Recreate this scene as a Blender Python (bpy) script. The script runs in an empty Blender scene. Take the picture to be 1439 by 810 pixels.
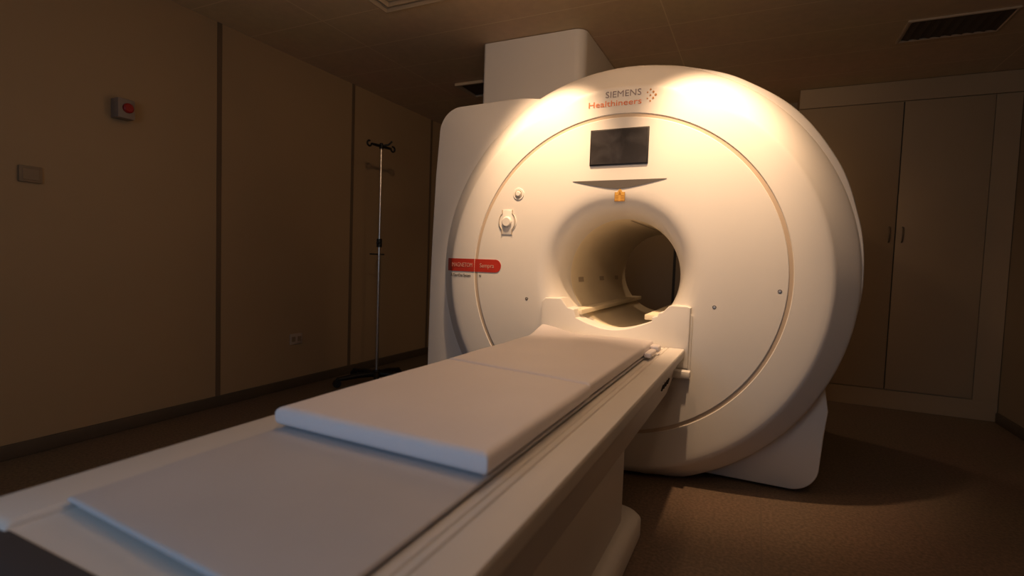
import bpy, bmesh, math, random
from mathutils import Vector, Matrix, noise
random.seed(4)
C = bpy.context.scene.collection
PI = math.pi
AX = 1.034            # height of the bore axis
CEIL = 2.62
sin, cos = math.sin, math.cos

# ------------------------------------------------------------------ materials
def mat(name, col, rough=0.5, var=0.0, scale=8.0, metal=0.0, bump=0.0, bscale=200.0, spec=0.5):
    m = bpy.data.materials.new(name); m.use_nodes = True
    nt = m.node_tree; b = nt.nodes['Principled BSDF']
    b.inputs['Roughness'].default_value = rough
    b.inputs['Metallic'].default_value = metal
    b.inputs['Specular IOR Level'].default_value = spec
    tc = nt.nodes.new('ShaderNodeTexCoord')
    if var > 0:
        n = nt.nodes.new('ShaderNodeTexNoise'); n.inputs['Scale'].default_value = scale
        n.inputs['Detail'].default_value = 4
        nt.links.new(tc.outputs['Object'], n.inputs['Vector'])
        r = nt.nodes.new('ShaderNodeValToRGB')
        r.color_ramp.elements[0].position = 0.3; r.color_ramp.elements[1].position = 0.7
        r.color_ramp.elements[0].color = tuple(c*(1-var) for c in col)+(1,)
        r.color_ramp.elements[1].color = tuple(min(1, c*(1+var)) for c in col)+(1,)
        nt.links.new(n.outputs['Fac'], r.inputs['Fac'])
        nt.links.new(r.outputs['Color'], b.inputs['Base Color'])
    else:
        b.inputs['Base Color'].default_value = tuple(col)+(1,)
    if bump > 0:
        n2 = nt.nodes.new('ShaderNodeTexNoise'); n2.inputs['Scale'].default_value = bscale
        n2.inputs['Detail'].default_value = 3
        nt.links.new(tc.outputs['Object'], n2.inputs['Vector'])
        bp = nt.nodes.new('ShaderNodeBump'); bp.inputs['Strength'].default_value = bump
        bp.inputs['Distance'].default_value = 0.01
        nt.links.new(n2.outputs['Fac'], bp.inputs['Height'])
        nt.links.new(bp.outputs['Normal'], b.inputs['Normal'])
    return m

M = {}
M['plastic'] = mat('white_plastic', (.80, .77, .73), .42, .012, 3, spec=.35)
M['panel'] = mat('panel_plastic', (.80, .77, .73), .42, .012, 3, spec=.35)
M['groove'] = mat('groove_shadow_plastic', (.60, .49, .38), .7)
M['bore'] = mat('bore_liner', (.78, .70, .54), .45, .02, 4)
M['mark'] = mat('bore_mark', (.46, .39, .30), .6)
M['vinyl'] = mat('white_vinyl', (.86, .81, .82), .55, .015, 5, bump=.08, bscale=60)
M['pad'] = mat('pad_vinyl', (.60, .58, .59), .6, .03, 4, bump=.06, bscale=40)
M['tablewhite'] = mat('table_plastic', (.75, .71, .67), .42, .015, 4)
M['rail'] = mat('rail_aluminium', (.60, .56, .48), .4, .02, 20, metal=.25)
M['darkgap'] = mat('dark_gap', (.05, .045, .04), .7)
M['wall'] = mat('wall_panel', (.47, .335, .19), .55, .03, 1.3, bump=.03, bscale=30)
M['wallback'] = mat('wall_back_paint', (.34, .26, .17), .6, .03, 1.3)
M['seam'] = mat('seam_strip', (.20, .135, .08), .5, .05, 5)
M['skirt'] = mat('skirting', (.12, .085, .055), .5, .08, 5)
M['cabinet'] = mat('cabinet_laminate', (.56, .43, .27), .45, .03, 2)
M['handle'] = mat('handle_metal', (.22, .17, .12), .4, metal=.6)
M['steel'] = mat('steel', (.75, .72, .68), .28, .03, 20, metal=.9)
M['black'] = mat('black_plastic', (.012, .011, .011), .45, .1, 30)
M['red'] = mat('red_strip', (.52, .045, .025), .5, .04, 10)
M['redbtn'] = mat('red_button', (.40, .015, .012), .4)
M['whitetext'] = mat('pale_lettering', (.70, .42, .34), .6)
M['greytext'] = mat('grey_lettering', (.30, .25, .26), .6)
M['orangetext'] = mat('orange_lettering', (.80, .27, .12), .6)
M['darktext'] = mat('dark_lettering', (.10, .075, .05), .6)
M['dots'] = mat('dot_emblem', (.55, .27, .10), .6)
M['swoosh'] = mat('grey_crescent', (.13, .115, .10), .5)
M['amber'] = mat('amber_label', (.60, .36, .08), .55)
M['amberdark'] = mat('amber_print', (.36, .17, .02), .6)
M['screw'] = mat('screw_dark', (.16, .14, .13), .4, metal=.4)
M['plate'] = mat('wall_plate', (.33, .24, .15), .5)
M['socket'] = mat('socket_plate', (.55, .44, .34), .45)
M['box'] = mat('switch_box', (.34, .27, .22), .5)
M['boxside'] = mat('switch_box_side', (.30, .26, .22), .6)
M['vent'] = mat('vent_metal', (.66, .53, .37), .45)
M['ventdark'] = mat('vent_dark', (.09, .065, .05), .6)
M['endshade'] = mat('end_shade_dark', (.075, .068, .070), .6, .05, 10)  # dark tone stands in for shade on the table's near end
M['wheel'] = mat('caster_rubber', (.02, .018, .018), .6)

# display: dark glass, faint mottled reflections painted into its colour
def screen_mat():
    m = bpy.data.materials.new('display_glass'); m.use_nodes = True
    nt = m.node_tree; b = nt.nodes['Principled BSDF']
    tc = nt.nodes.new('ShaderNodeTexCoord'); n = nt.nodes.new('ShaderNodeTexNoise')
    n.inputs['Scale'].default_value = 9; n.inputs['Detail'].default_value = 3; n.inputs['Distortion'].default_value = .6
    nt.links.new(tc.outputs['Object'], n.inputs['Vector'])
    r = nt.nodes.new('ShaderNodeValToRGB')
    e = r.color_ramp.elements
    e[0].position = .42; e[0].color = (.045, .041, .041, 1)
    e[1].position = .85; e[1].color = (.10, .092, .095, 1)
    nt.links.new(n.outputs['Fac'], r.inputs['Fac']); nt.links.new(r.outputs['Color'], b.inputs['Base Color'])
    b.inputs['Roughness'].default_value = .22
    return m
M['screen'] = screen_mat()

def math_node(nt, op, a, b=None):
    n = nt.nodes.new('ShaderNodeMath'); n.operation = op
    for i, v in enumerate((a, b)):
        if v is None: continue
        if isinstance(v, (int, float)): n.inputs[i].default_value = v
        else: nt.links.new(v, n.inputs[i])
    return n.outputs[0]

def grid_mat(name, col, seamcol, px, ox, py, oy, width, rough, speck=0.0, sscale=90., bump=0.0, nvar=.1):
    """surface with straight joints every px / py metres (world x, y)"""
    m = bpy.data.materials.new(name); m.use_nodes = True
    nt = m.node_tree; b = nt.nodes['Principled BSDF']; b.inputs['Roughness'].default_value = rough
    b.inputs['Specular IOR Level'].default_value = .3
    tc = nt.nodes.new('ShaderNodeTexCoord'); sp = nt.nodes.new('ShaderNodeSeparateXYZ')
    nt.links.new(tc.outputs['Object'], sp.inputs[0])
    masks = []
    for o, p, off in ((sp.outputs[0], px, ox), (sp.outputs[1], py, oy)):
        v = math_node(nt, 'DIVIDE', math_node(nt, 'SUBTRACT', o, off), p)
        v = math_node(nt, 'ABSOLUTE', math_node(nt, 'SUBTRACT', v, math_node(nt, 'ROUND', v)))
        masks.append(math_node(nt, 'LESS_THAN', v, width/p/2))
    mk = math_node(nt, 'MAXIMUM', masks[0], masks[1])
    n = nt.nodes.new('ShaderNodeTexNoise'); n.inputs['Scale'].default_value = sscale; n.inputs['Detail'].default_value = 6
    nt.links.new(tc.outputs['Object'], n.inputs['Vector'])
    r = nt.nodes.new('ShaderNodeValToRGB')
    e = r.color_ramp.elements
    e[0].position = .35; e[0].color = tuple(c*(1-speck) for c in col)+(1,)
    e[1].position = .65; e[1].color = tuple(c*(1+speck) for c in col)+(1,)
    nt.links.new(n.outputs['Fac'], r.inputs['Fac'])
    big = nt.nodes.new('ShaderNodeTexNoise'); big.inputs['Scale'].default_value = 1.3
    nt.links.new(tc.outputs['Object'], big.inputs['Vector'])
    mul = nt.nodes.new('ShaderNodeMix'); mul.data_type = 'RGBA'; mul.blend_type = 'MULTIPLY'
    mul.inputs[0].default_value = nvar*2
    nt.links.new(r.outputs['Color'], mul.inputs[6]); nt.links.new(big.outputs['Color'], mul.inputs[7])
    mx = nt.nodes.new('ShaderNodeMix'); mx.data_type = 'RGBA'
    nt.links.new(mk, mx.inputs[0]); nt.links.new(mul.outputs[2], mx.inputs[6]); mx.inputs[7].default_value = tuple(seamcol)+(1,)
    nt.links.new(mx.outputs[2], b.inputs['Base Color'])
    if bump:
        bp = nt.nodes.new('ShaderNodeBump'); bp.inputs['Strength'].default_value = bump; bp.inputs['Distance'].default_value = .004
        nt.links.new(n.outputs['Fac'], bp.inputs['Height']); nt.links.new(bp.outputs['Normal'], b.inputs['Normal'])
    return m
M['floor'] = grid_mat('floor_vinyl', (.225, .158, .108), (.18, .128, .09), .62, .742, .62, -1.215, .006, .5, .22, 75, .05)
M['ceiling'] = grid_mat('ceiling_panel', (.84, .66, .43), (.92, .76, .53), 2.08, .08, .43, .825, .007, .6, .03, 20, 0)

# ------------------------------------------------------------------ mesh helpers
def link(name, me, m, parent=None, sharp=35):
    if m is not None: me.materials.append(m)
    for p in me.polygons: p.use_smooth = True
    me.set_sharp_from_angle(angle=math.radians(sharp))
    o = bpy.data.objects.new(name, me); C.objects.link(o)
    if parent is not None:
        o.parent = parent
        o.matrix_parent_inverse = Matrix.Translation(-Vector(parent.location)) if parent.rotation_euler.z == 0 else parent.matrix_basis.inverted()
    return o
def obj(name, bm, m, parent=None, sharp=35):
    bmesh.ops.recalc_face_normals(bm, faces=bm.faces)
    me = bpy.data.meshes.new(name); bm.to_mesh(me); bm.free()
    return link(name, me, m, parent, sharp)
def tag(o, label, cat, group=None):
    o['label'] = label; o['category'] = cat
    if group: o['group'] = group
    return o
def thing(name, label, cat, loc, group=None):
    o = bpy.data.objects.new(name, None); C.objects.link(o); o.location = loc
    o.empty_display_size = .1
    bpy.context.view_layer.update()
    return tag(o, label, cat, group)
def struct(name, bm, m):
    o = obj(name, bm, m); o['kind'] = 'structure'; return o

def box(x0, x1, y0, y1, z0, z1, bev=0.0, seg=3, bm=None):
    bm = bm or bmesh.new()
    t = bmesh.new()
    bmesh.ops.create_cube(t, size=1)
    for v in t.verts:
        v.co = Vector(((x0+x1)/2+v.co.x*(x1-x0), (y0+y1)/2+v.co.y*(y1-y0), (z0+z1)/2+v.co.z*(z1-z0)))
    if bev > 0:
        bmesh.ops.bevel(t, geom=list(t.edges), offset=bev, segments=seg, profile=.5, affect='EDGES')
    me = bpy.data.meshes.new('t'); t.to_mesh(me); t.free(); bm.from_mesh(me); bpy.data.meshes.remove(me)
    return bm
def rings(loops, closed=True, cap_start=False, cap_end=False, bm=None, cyclic=False):
    """skin a list of equally long vertex loops"""
    bm = bm or bmesh.new()
    V = [[bm.verts.new(p) for p in L] for L in loops]
    n = len(V[0]); k = len(V)
    for a in range(k if cyclic else k-1):
        A, B = V[a], V[(a+1) % k]
        for i in range(n if closed else n-1):
            j = (i+1) % n
            bm.faces.new((A[i], A[j], B[j], B[i]))
    if cap_start: bm.faces.new(V[0][::-1])
    if cap_end: bm.faces.new(V[-1])
    return bm
def lathe_y(prof, seg=144, zc=AX, xc=0, post=None, cap_start=False, cap_end=False):
    """profile of (radius, y[, dz]) turned about a line parallel to Y"""
    loops = []
    for p in prof:
        r, y = p[0], p[1]; dz = p[2] if len(p) > 2 else 0
        L = []
        for i in range(seg):
            a = 2*PI*i/seg
            q = Vector((xc+r*cos(a), y, zc+dz+r*sin(a)))
            if post: q = post(q, a, r)
            L.append(q)
        loops.append(L)
    return rings(loops, True, cap_start, cap_end)
def tube(pts, r, seg=12, bm=None, caps=True):
    pts = [Vector(p) for p in pts]; loops = []
    rr = r if isinstance(r, (list, tuple)) else [r]*len(pts)
    up = None
    for i, p in enumerate(pts):
        d = (pts[min(i+1, len(pts)-1)]-pts[max(i-1, 0)]).normalized()
        if up is None or abs(up.dot(d)) > .95:
            up = Vector((0, 0, 1)) if abs(d.z) < .9 else Vector((1, 0, 0))
        s = d.cross(up).normalized(); up = s.cross(d).normalized()
        loops.append([p+rr[i]*(cos(2*PI*k/seg)*s+sin(2*PI*k/seg)*up) for k in range(seg)])
    return rings(loops, True, caps, caps, bm)
def prism(poly, y0, y1, bm=None, bev=0):
    """polygon in XZ pushed along Y"""
    t = bmesh.new()
    a = [t.verts.new((x, y0, z)) for x, z in poly]; b = [t.verts.new((x, y1, z)) for x, z in poly]
    n = len(poly)
    t.faces.new(a); t.faces.new(b[::-1])
    for i in range(n):
        t.faces.new((a[i], b[i], b[(i+1) % n], a[(i+1) % n]))
    bmesh.ops.recalc_face_normals(t, faces=t.faces)
    if bev:
        fe = [e for e in t.edges if abs(e.verts[0].co.y-y0) < 1e-6 and abs(e.verts[1].co.y-y0) < 1e-6]
        bmesh.ops.bevel(t, geom=fe, offset=bev, segments=3, profile=.5, affect='EDGES')
    if bm is None: return t
    me = bpy.data.meshes.new('t'); t.to_mesh(me); t.free(); bm.from_mesh(me); bpy.data.meshes.remove(me)
    return bm
def disc_y(x, z, r, y0, y1, seg=32, bev=0.003, bm=None):
    prof = [(r, y1), (r, y0+bev), (r*.97 if bev == 0 else max(r-bev, r*.6), y0)]
    t = rings([[Vector((x+q*cos(2*PI*i/seg), y, z+q*sin(2*PI*i/seg))) for i in range(seg)] for q, y in prof], True, True, True)
    if bm is None: return t
    me = bpy.data.meshes.new('t'); t.to_mesh(me); t.free(); bm.from_mesh(me); bpy.data.meshes.remove(me)
    return bm
def text(name, body, x0, x1, z, h, y, m, parent, offset=0.0, slant=0.0, spacing=1.0):
    cu = bpy.data.curves.new('t', 'FONT'); cu.body = body; cu.size = 1; cu.extrude = 0.0; cu.offset = offset; cu.space_character = spacing
    cu.resolution_u = 3
    to = bpy.data.objects.new('t', cu); C.objects.link(to)
    bpy.context.view_layer.update()
    dg = bpy.context.evaluated_depsgraph_get()
    me = bpy.data.meshes.new_from_object(to.evaluated_get(dg))
    bpy.data.objects.remove(to); bpy.data.curves.remove(cu)
    xs = [v.co.x for v in me.vertices]; a, b = min(xs), max(xs)
    s = (x1-x0)/(b-a)
    for v in me.vertices:
        px, pz = v.co.x, v.co.y
        v.co = Vector((x0+(px-a)*s, y, z+pz*h/.73+0))
    me.name = name
    bm = bmesh.new(); bm.from_mesh(me); bpy.data.meshes.remove(me)
    # give the letters a hair of thickness toward the room
    r = bmesh.ops.extrude_face_region(bm, geom=list(bm.faces))
    for v in [g for g in r['geom'] if isinstance(g, bmesh.types.BMVert)]: v.co.y -= .0006
    return obj(name, bm, m, parent)

# ================================================================== ROOM
XL, XR, YB, YF = -2.69, 2.36, 2.80, -3.7
struct('floor', box(XL-.1, XR+.1, YF-.1, YB+.1, -.1, 0), M['floor'])
struct('ceiling', box(XL-.1, XR+.1, YF-.1, YB+.1, CEIL, CEIL+.1), M['ceiling'])
struct('wall_left', box(XL-.1, XL, YF-.1, YB+.1, 0, CEIL), M['wall'])
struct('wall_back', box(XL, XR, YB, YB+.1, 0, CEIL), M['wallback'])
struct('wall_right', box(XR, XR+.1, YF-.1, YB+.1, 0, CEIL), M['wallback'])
# front wall (behind the camera) with a control-room window
b = box(XL, XR, YF-.1, YF, 0, .95); box(XL, XR, YF-.1, YF, 1.95, CEIL, bm=b)
box(XL, -.9, YF-.1, YF, .95, 1.95, bm=b); box(.7, XR, YF-.1, YF, .95, 1.95, bm=b)
struct('wall_front', b, M['wall'])
b = box(-.9, .7, YF-.06, YF+.015, .95, 1.0); box(-.9, .7, YF-.06, YF+.015, 1.9, 1.95, bm=b)
box(-.9, -.85, YF-.06, YF+.015, 1.0, 1.9, bm=b); box(.65, .7, YF-.06, YF+.015, 1.0, 1.9, bm=b)
wf = struct('window_1', b, M['seam'])
for k, yy in enumerate((-1.55, -.27, 1.01, 2.24)):
    struct('trim_%d' % (k+1), box(XL-.01, XL+.004, yy-.017, yy+.017, .07, CEIL), M['seam'])
struct('trim_5', box(-.105, -.08, YB-.006, YB+.01, .07, CEIL), M['darkgap'])
b = box(XL-.01, XL+.018, YF, YB, 0, .075, .006, 2)
struct('baseboard_left', b, M['skirt'])
struct('baseboard_back', box(XL+.02, .90, YB-.018, YB+.01, 0, .075, .006, 2), M['skirt'])
struct('baseboard_right', box(XR-.018, XR+.01, YF, 2.42, 0, .075, .006, 2), M['skirt'])

# ================================================================== SCANNER
sc = thing('mri_scanner', 'large white scanner with round face and open bore, display screen and red name strip', 'MRI scanner', (0, .6, 0))
N = 192
ZB = .014                      # lowest point of the covers
# --- outline of the housing as a polyline, then resampled by angle about the axis
def arc(cx, cz, r, a0, a1, n):
    return [(cx+r*cos(math.radians(a0+(a1-a0)*i/n)), cz+r*sin(math.radians(a0+(a1-a0)*i/n))) for i in range(n+1)]
rtab = [(-26, 1.100), (-15, 1.098), (0, 1.100), (15, 1.108), (30, 1.122), (45, 1.128), (60, 1.115), (75, 1.098), (90, 1.088), (100, 1.085), (112, 1.08), (116, 1.08)]
def rt(a):
    for (a0, r0), (a1, r1) in zip(rtab, rtab[1:]):
        if a0 <= a <= a1:
            t = (a-a0)/(a1-a0); t = t*t*(3-2*t); return r0+(r1-r0)*t
out = []
for i in range(80):
    a = -26+(116-(-26))*i/79
    out.append((rt(a)*cos(math.radians(a)), AX+rt(a)*sin(math.radians(a))))
out += [(-.60, 2.022), (-.80, 2.018)]
out += arc(-1.005, 1.862, .15, 90, 172, 12)
out += [(-1.175, 1.6), (-1.19, 1.2), (-1.197, .9), (-1.20, .5), (-1.20, .12)]
out += arc(-1.12, ZB+.08, .08, 180, 270, 8)
out += [(-.6, ZB), (0, ZB), (.5, ZB)]
out += arc(.865, ZB+.125, .125, 270, 352, 12)
out += [(1.000, .30), (1.012, .42)]
def ray_r(a):
    d = (cos(a), sin(a)); best = None; n = len(out)
    for i in range(n):
        x1, z1 = out[i]; x2, z2 = out[(i+1) % n]
        z1 -= AX; z2 -= AX
        ex, ez = x2-x1, z2-z1
        den = d[0]*ez-d[1]*ex
        if abs(den) < 1e-12: continue
        t = (x1*ez-z1*ex)/den; u = (x1*d[1]-z1*d[0])/den
        if t > 0 and -1e-6 <= u <= 1+1e-6: best = t if best is None else max(best, t)
    return best
# angles: uniform plus the directions of the outline's own corners
ang = sorted(set([2*PI*i/N for i in range(N)] + [math.atan2(z-AX, x) % (2*PI) for x, z in out[82:]]))
R = [ray_r(a) for a in ang]
def y_front(a):
    d = math.degrees(a) % 360
    if d <= 95: return .115 if d > 0 else .115
    if d <= 270: return .10
    if d <= 290: return .10+.12*(d-270)/20
    if d <= 338: return .22
    return .22-.105*(d-338)/22
def loop(f, dy, shrink=0.0):
    L = []
    for a, r in zip(ang, R):
        q = f(r)-shrink
        L.append(Vector((q*cos(a), y_front(a)+dy if dy is not None else 0, AX+q*sin(a))))
    return L
hl = [loop(lambda r: .34, .16), loop(lambda r: .8, 0.0), loop(lambda r: r-.012, 0.0), loop(lambda r: r-.005, .0025), loop(lambda r: r-.001, .009), loop(lambda r: r, .02)]
def back(rf, y):
    return [Vector((rf(r)*cos(a), y, AX+rf(r)*sin(a))) for a, r in zip(ang, R)]
hl += [back(lambda r: r, .5), back(lambda r: r-.01, 1.56), back(lambda r: r-.05, 1.60), back(lambda r: .33, 1.60), back(lambda r: .33, .27)]
b = rings(hl, True)
for v in b.verts:
    v.co.z = max(v.co.z, ZB)
obj('housing', b, M['plastic'], sc, 28)

def flat(q, a, r):
    if q.z < ZB: q.z = ZB
    return q
# --- outer ring cover
prof = [(.818, .012), (.818, .003), (.821, 0.0), (.86, 0, -.002), (.94, .0005, -.014), (.962, .002, -.019), (.974, .005, -.021), (.983, .011, -.022), (.990, .018, -.022),
        (1.0, .027, -.020), (1.03, .054, -.012), (1.060, .081, -.005), (1.078, .097, 0), (1.087, .107, 0), (1.091, .117, 0), (1.092, .15, 0), (1.092, .26, 0)]
obj('ring_cover', lathe_y(prof, 192, post=flat), M['panel'], sc, 24)
# --- groove between ring and face
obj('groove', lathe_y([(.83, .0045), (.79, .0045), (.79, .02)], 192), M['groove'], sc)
# --- round face with the flared bore mouth
prof = [(.80, .018), (.80, .002), (.797, 0), (.70, 0), (.55, 0), (.46, 0), (.43, .001), (.405, .005), (.385, .012), (.365, .024), (.348, .042),
        (.334, .065), (.323, .095), (.315, .135), (.309, .18), (.306, .23)]
obj('face_panel', lathe_y(prof, 192), M['panel'], sc, 30)
# --- bore liner
obj('bore_liner', lathe_y([(.306, .23), (.303, .24), (.302, .9), (.302, 1.56), (.312, 1.59), (.335, 1.603)], 144), M['bore'], sc, 30)
# rails lying along the bore, bright-ended
for s in (-1, 1):
    obj('bore_rail', box(min(s*.235, s*.165), max(s*.235, s*.165), .02, 1.585, .815, .842, .005, 2), M['bore'], sc)
# thin darker strip in the bore roof
b = bmesh.new()
for k in range(2): pass
L = []
for y in (.26, 1.0):
    L.append([Vector((.3005*cos(math.radians(d)), y, AX+.3005*sin(math.radians(d)))) for d in (84, 85.5, 87)])
rings(L, False, bm=b)
obj('bore_roof_strip', b, M['mark'], sc)
for y, w in ((.40, .10), (.86, .11), (1.27, .10)):
    L = [[Vector((.3005*cos(math.radians(180-d)), yy, AX+.3005*sin(math.radians(180-d)))) for d in (-11, -8, -5.5)] for yy in (y-w/2, y+w/2)]
    obj('bore_marker', rings(L, False), M['mark'], sc)
# --- docking block under the bore
poly = [(-.372, .60), (-.372, .872), (-.352, .897), (-.262, .90), (-.224, .853), (-.188, .845), (-.176, .803)]
for i in range(1, 12):
    t = i/12; x = -.176+(.213+.176)*t
    poly.append((x, .803+(.815-.803)*t-.052*sin(PI*t)))
poly += [(.213, .815), (.215, .836), (.240, .842), (.246, .860), (.262, .862), (.292, .896), (.306, .90), (.378, .90), (.392, .893), (.392, .60)]
b = prism(poly, -.045, .075, bev=.005)
obj('docking_block', b, M['plastic'], sc, 30)
b = prism([(-.388, .55), (-.388, .835), (-.372, .86), (-.33, .86), (-.31, .72), (.31, .72), (.33, .86), (.392, .86), (.400, .85), (.400, .55)], -.018, .0)
obj('docking_backplate', b, M['plastic'], sc, 30)
# --- display
b = box(-.149, .150, -.008, .004, 1.594, 1.777, .002, 2)
d = obj('display', b, M['black'], sc)
obj('screen', box(-.143, .144, -.010, -.007, 1.600, 1.771, .0008, 1), M['screen'], d)
# --- grey crescent under the display
poly = [(-.238, 1.5185), (.245, 1.5185)]
for i in range(1, 24):
    t = i/24; x = .245+(-.238-.245)*t; u = (x-.0035)/.2415
    poly.append((x, 1.5175-.043*(1-abs(u)**1.55)**1.12))
obj('handle_recess', prism(poly, -.003, .001), M['swoosh'], sc)
# --- amber warning label
lab = obj('warning_label', prism([(-.010, 1.4105), (-.010, 1.457), (.0035, 1.4575), (.016, 1.4800), (.0285, 1.4575), (.042, 1.457), (.042, 1.4105)], -.0015, .001), M['amber'], sc)
b = bmesh.new()
for z in (1.4135, 1.4215, 1.4295, 1.4375): box(-.006, .010, -.0021, -.001, z, z+.003, bm=b); box(.021, .038, -.0021, -.001, z, z+.003, bm=b)
for x0, x1, z0, z1 in ((-.010, .042, 1.4105, 1.4122), (-.010, -.0083, 1.4105, 1.457), (.0403, .042, 1.4105, 1.457)): box(x0, x1, -.0021, -.001, z0, z1, bm=b)
prism([(.0085, 1.443), (.016, 1.466), (.0235, 1.443)], -.0021, -.001, bm=b)
obj('label_print', b, M['amberdark'], lab)
# --- lettering on the ring
def ring_y(x, z):
    return -.0012
text('maker_name', 'SIEMENS', -.080, .101, 1.936, .033, ring_y(0, 1.95), M['greytext'], sc, .0)
text('maker_subname', 'Healthineers', -.168, .104, 1.893, .030, ring_y(0, 1.90), M['orangetext'], sc, .006)
b = bmesh.new()
for x, z, r in ((.172, 1.929, .0055), (.160, 1.944, .005), (.160, 1.914, .005), (.146, 1.957, .0042), (.146, 1.929, .0042), (.146, 1.901, .0042), (.132, 1.944, .0036), (.132, 1.914, .0036)):
    disc_y(x, z, r, ring_y(0, z)-.0008, ring_y(0, z)+.004, 14, .0003, bm=b)
obj('dot_emblem', b, M['dots'], sc)
# --- red name strip: one piece on the ring, one on the face
z0, z1 = 1.018, 1.092
L = []
for i in range(15):
    x = -1.032+(1.032-.8185)*i/14
    r = -x
    pts = [(.818, 0), (.86, 0), (.94, .0005), (.962, .002), (.974, .005), (.983, .011), (.99, .018), (1.0, .027), (1.03, .054), (1.06, .081)]
    y = 0
    for (r0, y0), (r1, y1) in zip(pts, pts[1:]):
        if r0 <= r <= r1: y = y0+(y1-y0)*(r-r0)/(r1-r0)
    L.append([Vector((x, y-.0025, z0)), Vector((x, y-.0025, z1))])
obj('name_strip', rings(L, False), M['red'], sc)
poly = [(-.798, z0), (-.683, z0)]+arc(-.683, (z0+z1)/2, (z1-z0)/2, -90, 90, 14)[1:]+[(-.798, z1)]
obj('name_strip', prism(poly, -.0025, .001), M['red'], sc)
obj('name_strip', box(-.8225, -.7985, .0015, .005, z0, z1), M['red'], sc)
text('strip_lettering', 'MAGNETOM', -.968, -.832, 1.044, .026, -.0035, M['whitetext'], sc, .0)
text('strip_lettering', 'Sempra', -.782, -.690, 1.044, .026, -.0032, M['whitetext'], sc, .0)
text('small_lettering', 'A Tim+Dot System', -.978, -.842, .986, .018, -.0012, M['darktext'], sc, .01)
text('small_lettering', 'N', -.785, -.773, .988, .015, -.0006, M['darktext'], sc, .02)
# --- connectors
k = obj('connector_socket', disc_y(-.551, 1.460, .033, -.004, .002, 40, .002), M['plastic'], sc)
obj('collar', lathe_y([(.021, -.004), (.021, -.0065), (.0175, -.0065), (.0175, -.003)], 40, zc=1.460, xc=-.551), M['mark'], k)
obj('knob', disc_y(-.551, 1.461, .0155, -.013, -.003, 32, .004), M['plastic'], k)
k = obj('headset_holder', disc_y(-.615, 1.304, .058, -.004, .002, 48, .003), M['plastic'], sc)
obj('backing', box(-.645, -.585, -.0045, .002, 1.235, 1.373, .002, 2), M['plastic'], k)
for s in (-1, 1):
    pts = [(-.615+s*.031, -.005, 1.373), (-.615+s*.031, -.005, 1.352)]
    pts += [(-.615+s*(.031+.018*sin(PI*t/12)**.6), -.005, 1.352-.086*t/12) for t in range(1, 12)]
    pts += [(-.615+s*.031, -.005, 1.262), (-.615+s*.031, -.005, 1.236)]
    obj('bracket', tube(pts, .0026, 8), M['mark'], k)
obj('knob', disc_y(-.615, 1.306, .029, -.018, -.003, 40, .006), M['plastic'], k)
# --- small screws on the face
for x, z in ((-.480, .881), (.494, .902), (.766, .992)):
    s = obj('screw', lathe_y([(.009, .001), (.009, -.001), (.0058, -.0014), (.0058, -.0005)], 20, zc=z, xc=x), M['screw'], sc)
    obj('screw_head', disc_y(x+.001, z-.001, .0045, -.0022, .001, 12, .0008), M['steel'], s)

# service duct from the scanner's top to the ceiling
L = []
dx0, dx1, dy0, dy1 = -1.172, -.425, .655, 1.50
def rrect(x0, x1, y0, y1, rs, n=8):
    P = []
    for (cx, cy, a0, r) in ((x1-rs[0], y0+rs[0], -90, rs[0]), (x1-rs[1], y1-rs[1], 0, rs[1]), (x0+rs[2], y1-rs[2], 90, rs[2]), (x0+rs[3], y0+rs[3], 180, rs[3])):
        for i in range(n+1):
            a = math.radians(a0+90*i/n); P.append((cx+r*cos(a), cy+r*sin(a)))
    return P
for z in (1.99, CEIL-.004):
    L.append([Vector((x, y, z)) for x, y in rrect(dx0, dx1, dy0, dy1, (.075, .05, .03, .025))])
t = obj('ceiling_duct', rings(L, True, True, True), M['plastic'], None, 30)
tag(t, 'tall white rounded duct box rising from the scanner top to the ceiling', 'duct')

# ================================================================== PATIENT TABLE
tb = thing('patient_table', 'long white scanner table docked to the bore, carrying pads and mattresses', 'table', (0, -1.2, 0))
half = [(.0, .686), (.254, .686), (.2575, .6925), (.279, .6925), (.281, .689), (.285, .689), (.287, .694), (.298, .694), (.300, .690), (.303, .690), (.305, .695),
        (.368, .695), (.373, .6935), (.3755, .689), (.376, .683), (.374, .655), (.370, .650), (.352, .648)]
lefth = [(.0, .686), (.254, .686), (.2575, .6925), (.266, .6925), (.269, .695), (.368, .695), (.373, .6935), (.3755, .689), (.376, .683), (.374, .655), (.370, .650), (.352, .648)]
cross = [(-x, z) for x, z in lefth[:0:-1]] + half
def ztop(y):
    if y > -2.278: return 9
    t = min(1, (-2.278-y)/.022)
    return .695-.030*(1-math.sqrt(max(0, 1-t*t)))
L = []
for y in [-.048, -.8, -1.6, -2.2, -2.278, -2.284, -2.289, -2.293, -2.296, -2.298, -2.30]:
    L.append([Vector((x*1, y, min(z, ztop(y)))) for x, z in cross])
obj('tabletop', rings(L, True, True, True), M['tablewhite'], tb, 30)
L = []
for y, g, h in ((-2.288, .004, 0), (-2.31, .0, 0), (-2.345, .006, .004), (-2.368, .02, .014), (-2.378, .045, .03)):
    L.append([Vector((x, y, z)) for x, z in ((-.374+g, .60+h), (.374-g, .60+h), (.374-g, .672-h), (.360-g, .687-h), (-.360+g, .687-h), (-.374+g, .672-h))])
obj('end_shade_cap', rings(L, True, True, True), M['endshade'], tb, 40)  # added dark cap, its colour imitates the shaded end of the table
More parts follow.
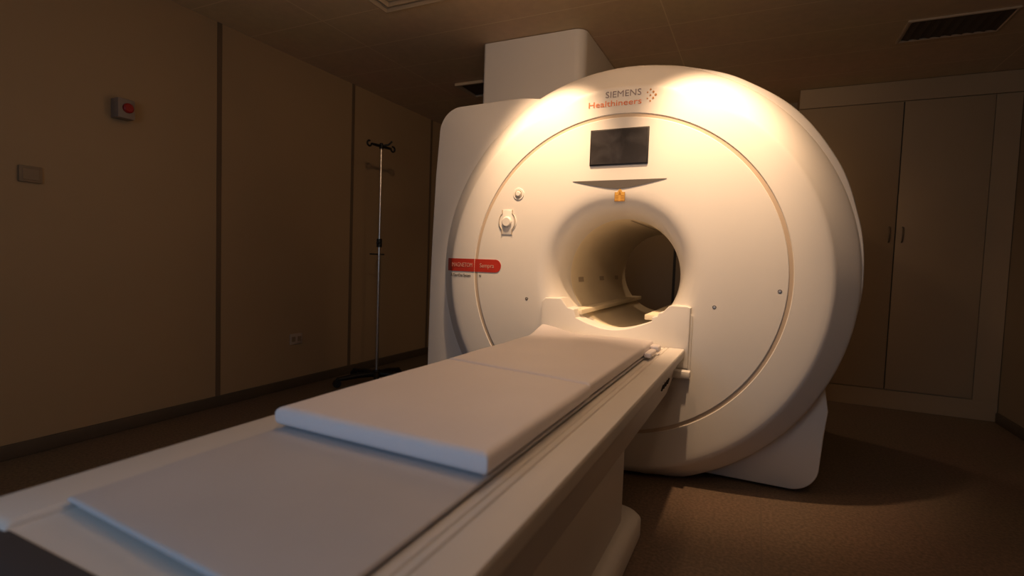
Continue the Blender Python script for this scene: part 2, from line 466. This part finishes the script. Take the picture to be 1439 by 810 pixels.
# side apron below the rim
cr = [(-.352, .648), (-.347, .62), (-.303, .472), (-.285, .463), (.285, .463), (.303, .472), (.347, .62), (.352, .648)]
L = []
for y, s in ((-.052, 1), (-1, 1), (-2.20, 1), (-2.24, .97), (-2.262, .9)):
    L.append([Vector((x*s, y+(max(0, .648-z)*1.6 if y < -2 else 0), z)) for x, z in cr])
obj('apron', rings(L, True, True, True), M['tablewhite'], tb, 25)
for k in range(4):
    y = -.42+k*.05
    b = tube([(.339, y, .592), (.331, y+.012, .566)], .006, 8)
    obj('grip_slot', b, M['darkgap'], tb)
b = box(.330, .410, -.115, -.062, .566, .600, .005, 2)
obj('release_tab', b, M['plastic'], tb)
b = box(-.255, .255, -1.95, -.68, .095, .470, .03, 4)
obj('pedestal', b, M['tablewhite'], tb)
b = bmesh.new()
L = []
for z, g in ((.004, .012), (.012, 0), (.075, 0), (.088, .010), (.104, .035)):
    L.append([Vector((x, y, z)) for x, y in rrect(-.305+g, .305-g, -2.15+g, -.50-g, (.07, .09, .09, .07))])
obj('base', rings(L, True, True, True), M['tablewhite'], tb, 40)

def cushion(x0, x1, ya, yb, z0, z1, skew_a=0., skew_b=0., bev=.014, nx=26, ny=34, lift=None, sag=.0, wob=.0):
    """rounded cushion with a height field top"""
    bm = bmesh.new()
    def P(u, v, top):
        x = x0+(x1-x0)*u
        y = (ya+skew_a*(u-.5))*(1-v)+(yb+skew_b*(u-.5))*v
        e = min(u*(x1-x0), (1-u)*(x1-x0), v*abs(yb-ya), (1-v)*abs(yb-ya))
        k = max(0., 1-e/bev); dz = bev*(1-math.sqrt(max(0, 1-k*k)))
        z = (z1-dz*.75) if top else (z0+dz*.75)
        if top: z += wob*noise.noise(Vector((x*5, y*5, 3.1)))
        if lift: z += lift(u, v)
        return Vector((x, y, z))
    def spread(n, wid):
        s = [0, .12*bev/wid, .4*bev/wid, .75*bev/wid, bev/wid]
        return s+[bev/wid+(1-2*bev/wid)*i/n for i in range(1, n)]+[1-q for q in s[::-1]]
    us, vs = spread(nx, x1-x0), spread(ny, abs(yb-ya))
    top = [[bm.verts.new(P(u, v, True)) for u in us] for v in vs]
    bot = [[bm.verts.new(P(u, v, False)) for u in us] for v in vs]
    a, c = len(us), len(vs)
    for j in range(c-1):
        for i in range(a-1):
            bm.faces.new((top[j][i], top[j][i+1], top[j+1][i+1], top[j+1][i]))
            bm.faces.new((bot[j][i], bot[j+1][i], bot[j+1][i+1], bot[j][i+1]))
    rim = [(0, i) for i in range(a)]+[(j, a-1) for j in range(1, c)]+[(c-1, i) for i in range(a-2, -1, -1)]+[(j, 0) for j in range(c-2, 0, -1)]
    n = len(rim)
    for q in range(n):
        (j, i), (j2, i2) = rim[q], rim[(q+1) % n]
        bm.faces.new((top[j][i], bot[j][i], bot[j2][i2], top[j2][i2]))
    return bm
# thin pad lying the length of the table
b = cushion(-.261, .261, -2.232, -.23, .6955, .705, -.03, 0, .006, 30, 60, wob=.003)
tag(obj('table_pad', b, M['pad'], None, 60), 'thin pale pad lying flat on the table, its bare end nearest the camera', 'pad')
b = cushion(-.267, .267, -1.842, -1.190, .7085, .752, -.012, -.095, .018, wob=.002)
tag(obj('mattress', b, M['vinyl'], None, 60), 'thick white mattress half with bluish front edge, nearer the camera of the two', 'mattress')
def lift(u, v):
    d = math.hypot(u*.53, (1-v)*.92)
    k = max(0, 1-d/.20)
    e = max(0, 1-(1-v)*.92/.10)
    return .040*k*k*(3-2*k)*.8+.004*e*e
b = cushion(-.270, .262, -1.178, -.27, .7085, .750, -.095, 0.02, .013, lift=lift, wob=.002)
mt = tag(obj('mattress', b, M['vinyl'], None, 60), 'white mattress half beside the scanner bore with a turned-up far left corner', 'mattress')
b = box(.262, .292, -.46, -.33, .705, .726, .007, 3)
obj('strap', b, M['vinyl'], mt)
b = box(.258, .300, -.32, -.262, .708, .738, .009, 3)
obj('strap', b, M['vinyl'], mt)

# ================================================================== IV STAND
px, py = -2.22, .84
iv = thing('drip_stand', 'thin steel drip stand with black hook crossbar and wheeled black base beside left wall', 'IV stand', (px, py, 0))
p1 = obj('pole', tube([(px, py, .08), (px, py, 1.20)], .0125, 16), M['steel'], iv)
obj('upper_pole', tube([(px, py, 1.19), (px, py, 2.0)], .008, 14), M['steel'], iv)
b = tube([(px, py, 1.165), (px, py, 1.235)], .022, 16)
tube([(px, py, 1.2), (px+.02, py-.05, 1.2)], .009, 10, b)
obj('clamp', b, M['black'], iv)
b = tube([(px-.05, py-.06, 1.105), (px+.03, py+.03, 1.105)], .006, 8)
obj('clamp_lever', b, M['black'], iv)
hd = obj('hook_bar', tube([(px, py, 1.985), (px, py, 2.03)], [.018, .014], 14), M['black'], iv)
dr = Vector((.12, .99, 0)).normalized()
for s in (-1, 1):
    c0 = Vector((px, py, 2.005))
    pts = [c0, c0+dr*s*.06, c0+dr*s*.105]
    ctr = c0+dr*s*.131
    for i in range(0, 11):
        a = PI*(1+1.6*i/10)
        pts.append(ctr+dr*s*(.022*cos(a))+Vector((0, 0, .022*sin(a))))
    obj('hook', tube(pts, [.012, .011, .010]+[.0075]*11, 10), M['black'], hd)
obj('hook', tube([(px, py, 2.01), (px+.05, py+.03, 2.02), (px+.075, py+.045, 2.05)], .0075, 10), M['black'], hd)
obj('hub', tube([(px, py, .065), (px, py, .125)], [.045, .028], 18), M['black'], iv)
for i in range(5):
    a = math.radians(238+72*i)
    e = Vector((px+.33*cos(a), py+.33*sin(a), 0))
    lg = obj('leg', tube([(px, py, .088), (px+.15*cos(a), py+.15*sin(a), .085), (e.x, e.y, .066)], [.026, .024, .018], 12), M['black'], iv)
    t = Vector((-sin(a), cos(a), 0))
    cst = tube([e+Vector((0, 0, .033))-t*.014, e+Vector((0, 0, .033))+t*.018], .032, 18)
    tube([e+Vector((0, 0, .033)), e+Vector((0, 0, .075))], .008, 8, cst)
    obj('caster', cst, M['wheel'], lg)

# ================================================================== LEFT WALL FITTINGS
t = thing('emergency_stop', 'small square wall box with round red push button high on left wall', 'emergency switch', (XL, -.875, 1.875))
obj('switch_box', box(XL, XL+.075, -.925, -.835, 1.82, 1.93, .006, 2), M['box'], t)
obj('push_button', tube([(XL+.073, -.876, 1.878), (XL+.088, -.876, 1.878), (XL+.094, -.876, 1.878)], [.027, .027, .020], 24), M['redbtn'], t)
t = thing('blank_plate', 'flat rectangular wall plate on left wall, below and left of the red-button box', 'wall plate', (XL, -1.29, 1.44))
obj('cover', box(XL-.002, XL+.016, -1.338, -1.243, 1.40, 1.482, .004, 2), M['plate'], t)
obj('rocker', box(XL+.014, XL+.019, -1.325, -1.256, 1.412, 1.470, .002, 1), M['plate'], t)
t = thing('wall_socket', 'small pale wall socket low on the left wall', 'socket', (XL, .40, .395))
obj('cover', box(XL, XL+.010, .340, .462, .352, .438, .003, 2), M['socket'], t)
for yy in (.372, .43):
    obj('outlet', box(XL+.009, XL+.0115, yy-.018, yy+.018, .375, .415, .001, 1), M['plate'], t)

# ================================================================== CEILING VENTS
def sq_frame(x0, x1, y0, y1, w, z0, z1, bm=None, lip=.0):
    bm = bm or bmesh.new()
    def rp(g, z): return [Vector((x0+g, y0+g, z)), Vector((x1-g, y0+g, z)), Vector((x1-g, y1-g, z)), Vector((x0+g, y1-g, z))]
    rings([rp(0, z1), rp(0, z0), rp(w*.35, z0-lip), rp(w, z0+.004), rp(w, z1)], True, bm=bm)
    return bm
t = thing('air_diffuser', 'square stepped air diffuser at the top edge of the photo, above the left wall', 'air vent', (-1.23, -.29, CEIL))
for k in range(4):
    g = .058*k
    obj('frame' if k == 0 else 'louvre', sq_frame(-1.515+g, -.945-g, -.557+g, .013-g, .034, CEIL-.012+.001*k, CEIL+.0, lip=.004), M['vent'], t, 20)
obj('backing', box(-1.50, -.96, -.54, -.002, CEIL-.004, CEIL+.002), M['mark'], t)
t = thing('ceiling_grille', 'dark slatted air grille in the ceiling above the cabinets', 'air vent', (1.66, 1.43, CEIL))
obj('frame', sq_frame(1.41, 1.93, 1.27, 1.60, .022, CEIL-.010, CEIL, lip=.002), M['vent'], t, 20)
obj('backing', box(1.43, 1.91, 1.285, 1.585, CEIL-.003, CEIL+.002), M['ventdark'], t)  # backing and slats coloured dark to imitate shade inside the grille
for i in range(9):
    x = 1.448+i*.055
    b = bmesh.new()
    rings([[Vector((x, 1.29, CEIL-.004)), Vector((x+.026, 1.29, CEIL-.009)), Vector((x+.028, 1.29, CEIL-.007)), Vector((x+.003, 1.29, CEIL-.002))],
           [Vector((x, 1.58, CEIL-.004)), Vector((x+.026, 1.58, CEIL-.009)), Vector((x+.028, 1.58, CEIL-.007)), Vector((x+.003, 1.58, CEIL-.002))]], True, True, True, bm=b)
    obj('slat', b, M['ventdark'], t)
t = thing('hinged_vent', 'ceiling vent behind the white duct with a thin bright edge and dark opening', 'air vent', (-1.5, 1.45, CEIL))
obj('frame', sq_frame(-1.81, -1.20, 1.30, 1.66, .03, CEIL-.022, CEIL, lip=.0), M['vent'], t, 20)
obj('backing', box(-1.785, -1.225, 1.325, 1.635, CEIL-.004, CEIL+.002), M['ventdark'], t)

# ================================================================== CABINETS
FY = 2.43
cb = thing('wall_cabinet', 'tall beige double-door cupboard built along the back right of the room', 'cupboard', (1.63, 2.6, 0))
b = box(.914, XR-.002, FY+.02, YB-.002, 0, CEIL-.002)
obj('carcass', b, M['cabinet'], cb)
obj('plinth', box(.914, XR-.003, FY+.004, FY+.03, .0, .150, .002, 1), M['cabinet'], cb)
obj('top_panel', box(.914, XR-.003, FY, FY+.03, 2.458, CEIL-.003, .002, 1), M['cabinet'], cb)
obj('filler_panel', box(2.205, XR-.003, FY+.006, FY+.03, .150, 2.455, .002, 1), M['cabinet'], cb)
for x0, x1, hx in ((.916, 1.641, 1.603), (1.649, 2.200, 1.690)):
    dd = obj('door', box(x0, x1, FY, FY+.021, .158, 2.452, .002, 2), M['cabinet'], cb)
    hp = [(hx, FY+.004, 1.345), (hx, FY-.020, 1.352), (hx, FY-.028, 1.38), (hx, FY-.030, 1.405), (hx, FY-.028, 1.43), (hx, FY-.020, 1.458), (hx, FY+.004, 1.465)]
    obj('handle', tube(hp, .006, 10), M['handle'], dd)
obj('door_gap', box(1.6415, 1.6485, FY+.010, FY+.025, .158, 2.452), M['darkgap'], cb)

# ================================================================== CAMERA
cam = bpy.data.cameras.new('camera'); co = bpy.data.objects.new('camera', cam); C.objects.link(co)
rt_, dn, fw = Vector((0.90252644, 0.42920516, 0.03505637)), Vector((0.05401236, -0.03206029, -0.99802545)), Vector((-0.42723376, 0.90263784, -0.05211764))
m = Matrix((rt_, -dn, -fw)).transposed().to_4x4()
m.translation = Vector((.671904, -2.628455, 1.087709))
co.matrix_world = m
cam.sensor_width = 36; cam.sensor_fit = 'HORIZONTAL'; cam.lens = 727.361363/1439*36
cam.clip_start = .05; cam.clip_end = 60
cam.dof.use_dof = True; cam.dof.focus_distance = 2.75; cam.dof.aperture_fstop = 2.2
bpy.context.scene.camera = co

# ================================================================== LIGHT
WARM = (1.0, .67, .40)
def spot(name, loc, tgt, power, ang, blend, rad, col=WARM):
    l = bpy.data.lights.new(name, 'SPOT'); l.energy = power; l.color = col; l.spot_size = math.radians(ang); l.spot_blend = blend
    l.shadow_soft_size = rad
    o = bpy.data.objects.new(name, l); C.objects.link(o); o.location = loc
    o.rotation_euler = (Vector(tgt)-Vector(loc)).to_track_quat('-Z', 'Y').to_euler()
    return o
def area(name, loc, tgt, power, sx, sy, col=WARM):
    l = bpy.data.lights.new(name, 'AREA'); l.shape = 'RECTANGLE'; l.size = sx; l.size_y = sy; l.energy = power; l.color = col
    o = bpy.data.objects.new(name, l); C.objects.link(o); o.location = loc
    o.rotation_euler = (Vector(tgt)-Vector(loc)).to_track_quat('-Z', 'Y').to_euler()
    return o
def point(name, loc, power, rad, col=WARM):
    l = bpy.data.lights.new(name, 'POINT'); l.energy = power; l.color = col; l.shadow_soft_size = rad
    o = bpy.data.objects.new(name, l); C.objects.link(o); o.location = loc
    return o
spot('downlight_or_fill', (-.41, -.50, 2.59), (-.41, .17, 1.09), 142, 53, .9, .03)
spot('downlight_or_fill', (.45, -.50, 2.59), (.45, .17, 1.09), 142, 53, .9, .03)
spot('downlight_or_fill', (1.55, -1.3, 2.59), (1.4, -1.1, 0), 7, 150, .7, .06)  # added fill for the right floor and pedestal side, no known fitting
spot('downlight_or_fill', (.2, -.95, 2.59), (.15, -.85, 0), 4.5, 72, .6, .05)
point('room_lamp', (.15, -.98, 2.30), 7.8, .035)
spot('downlight_or_fill', (.85, -2.8, 2.50), (-.5, .5, 2.42), 66, 66, .8, .06)  # near-level fill beam added to brighten the duct front
spot('downlight_or_fill', (.85, -2.8, 2.50), (.3, .3, 1.85), 9, 110, .8, .06)
spot('downlight_or_fill', (.1, 2.25, 2.59), (.1, 2.2, 0), 18, 150, .7, .06)  # lamp added behind the scanner to brighten the back wall
area('window_light', (-.1, YF+.06, 1.45), (-.1, 0, .9), 10.0, 1.4, .8, (.45, .70, 1.0))

w = bpy.data.worlds.new('world'); bpy.context.scene.world = w; w.use_nodes = True
w.node_tree.nodes['Background'].inputs[0].default_value = (.10, .06, .03, 1)
w.node_tree.nodes['Background'].inputs[1].default_value = .2
vs = bpy.context.scene.view_settings
vs.view_transform = 'Standard'; vs.look = 'None'; vs.exposure = .05; vs.gamma = .9
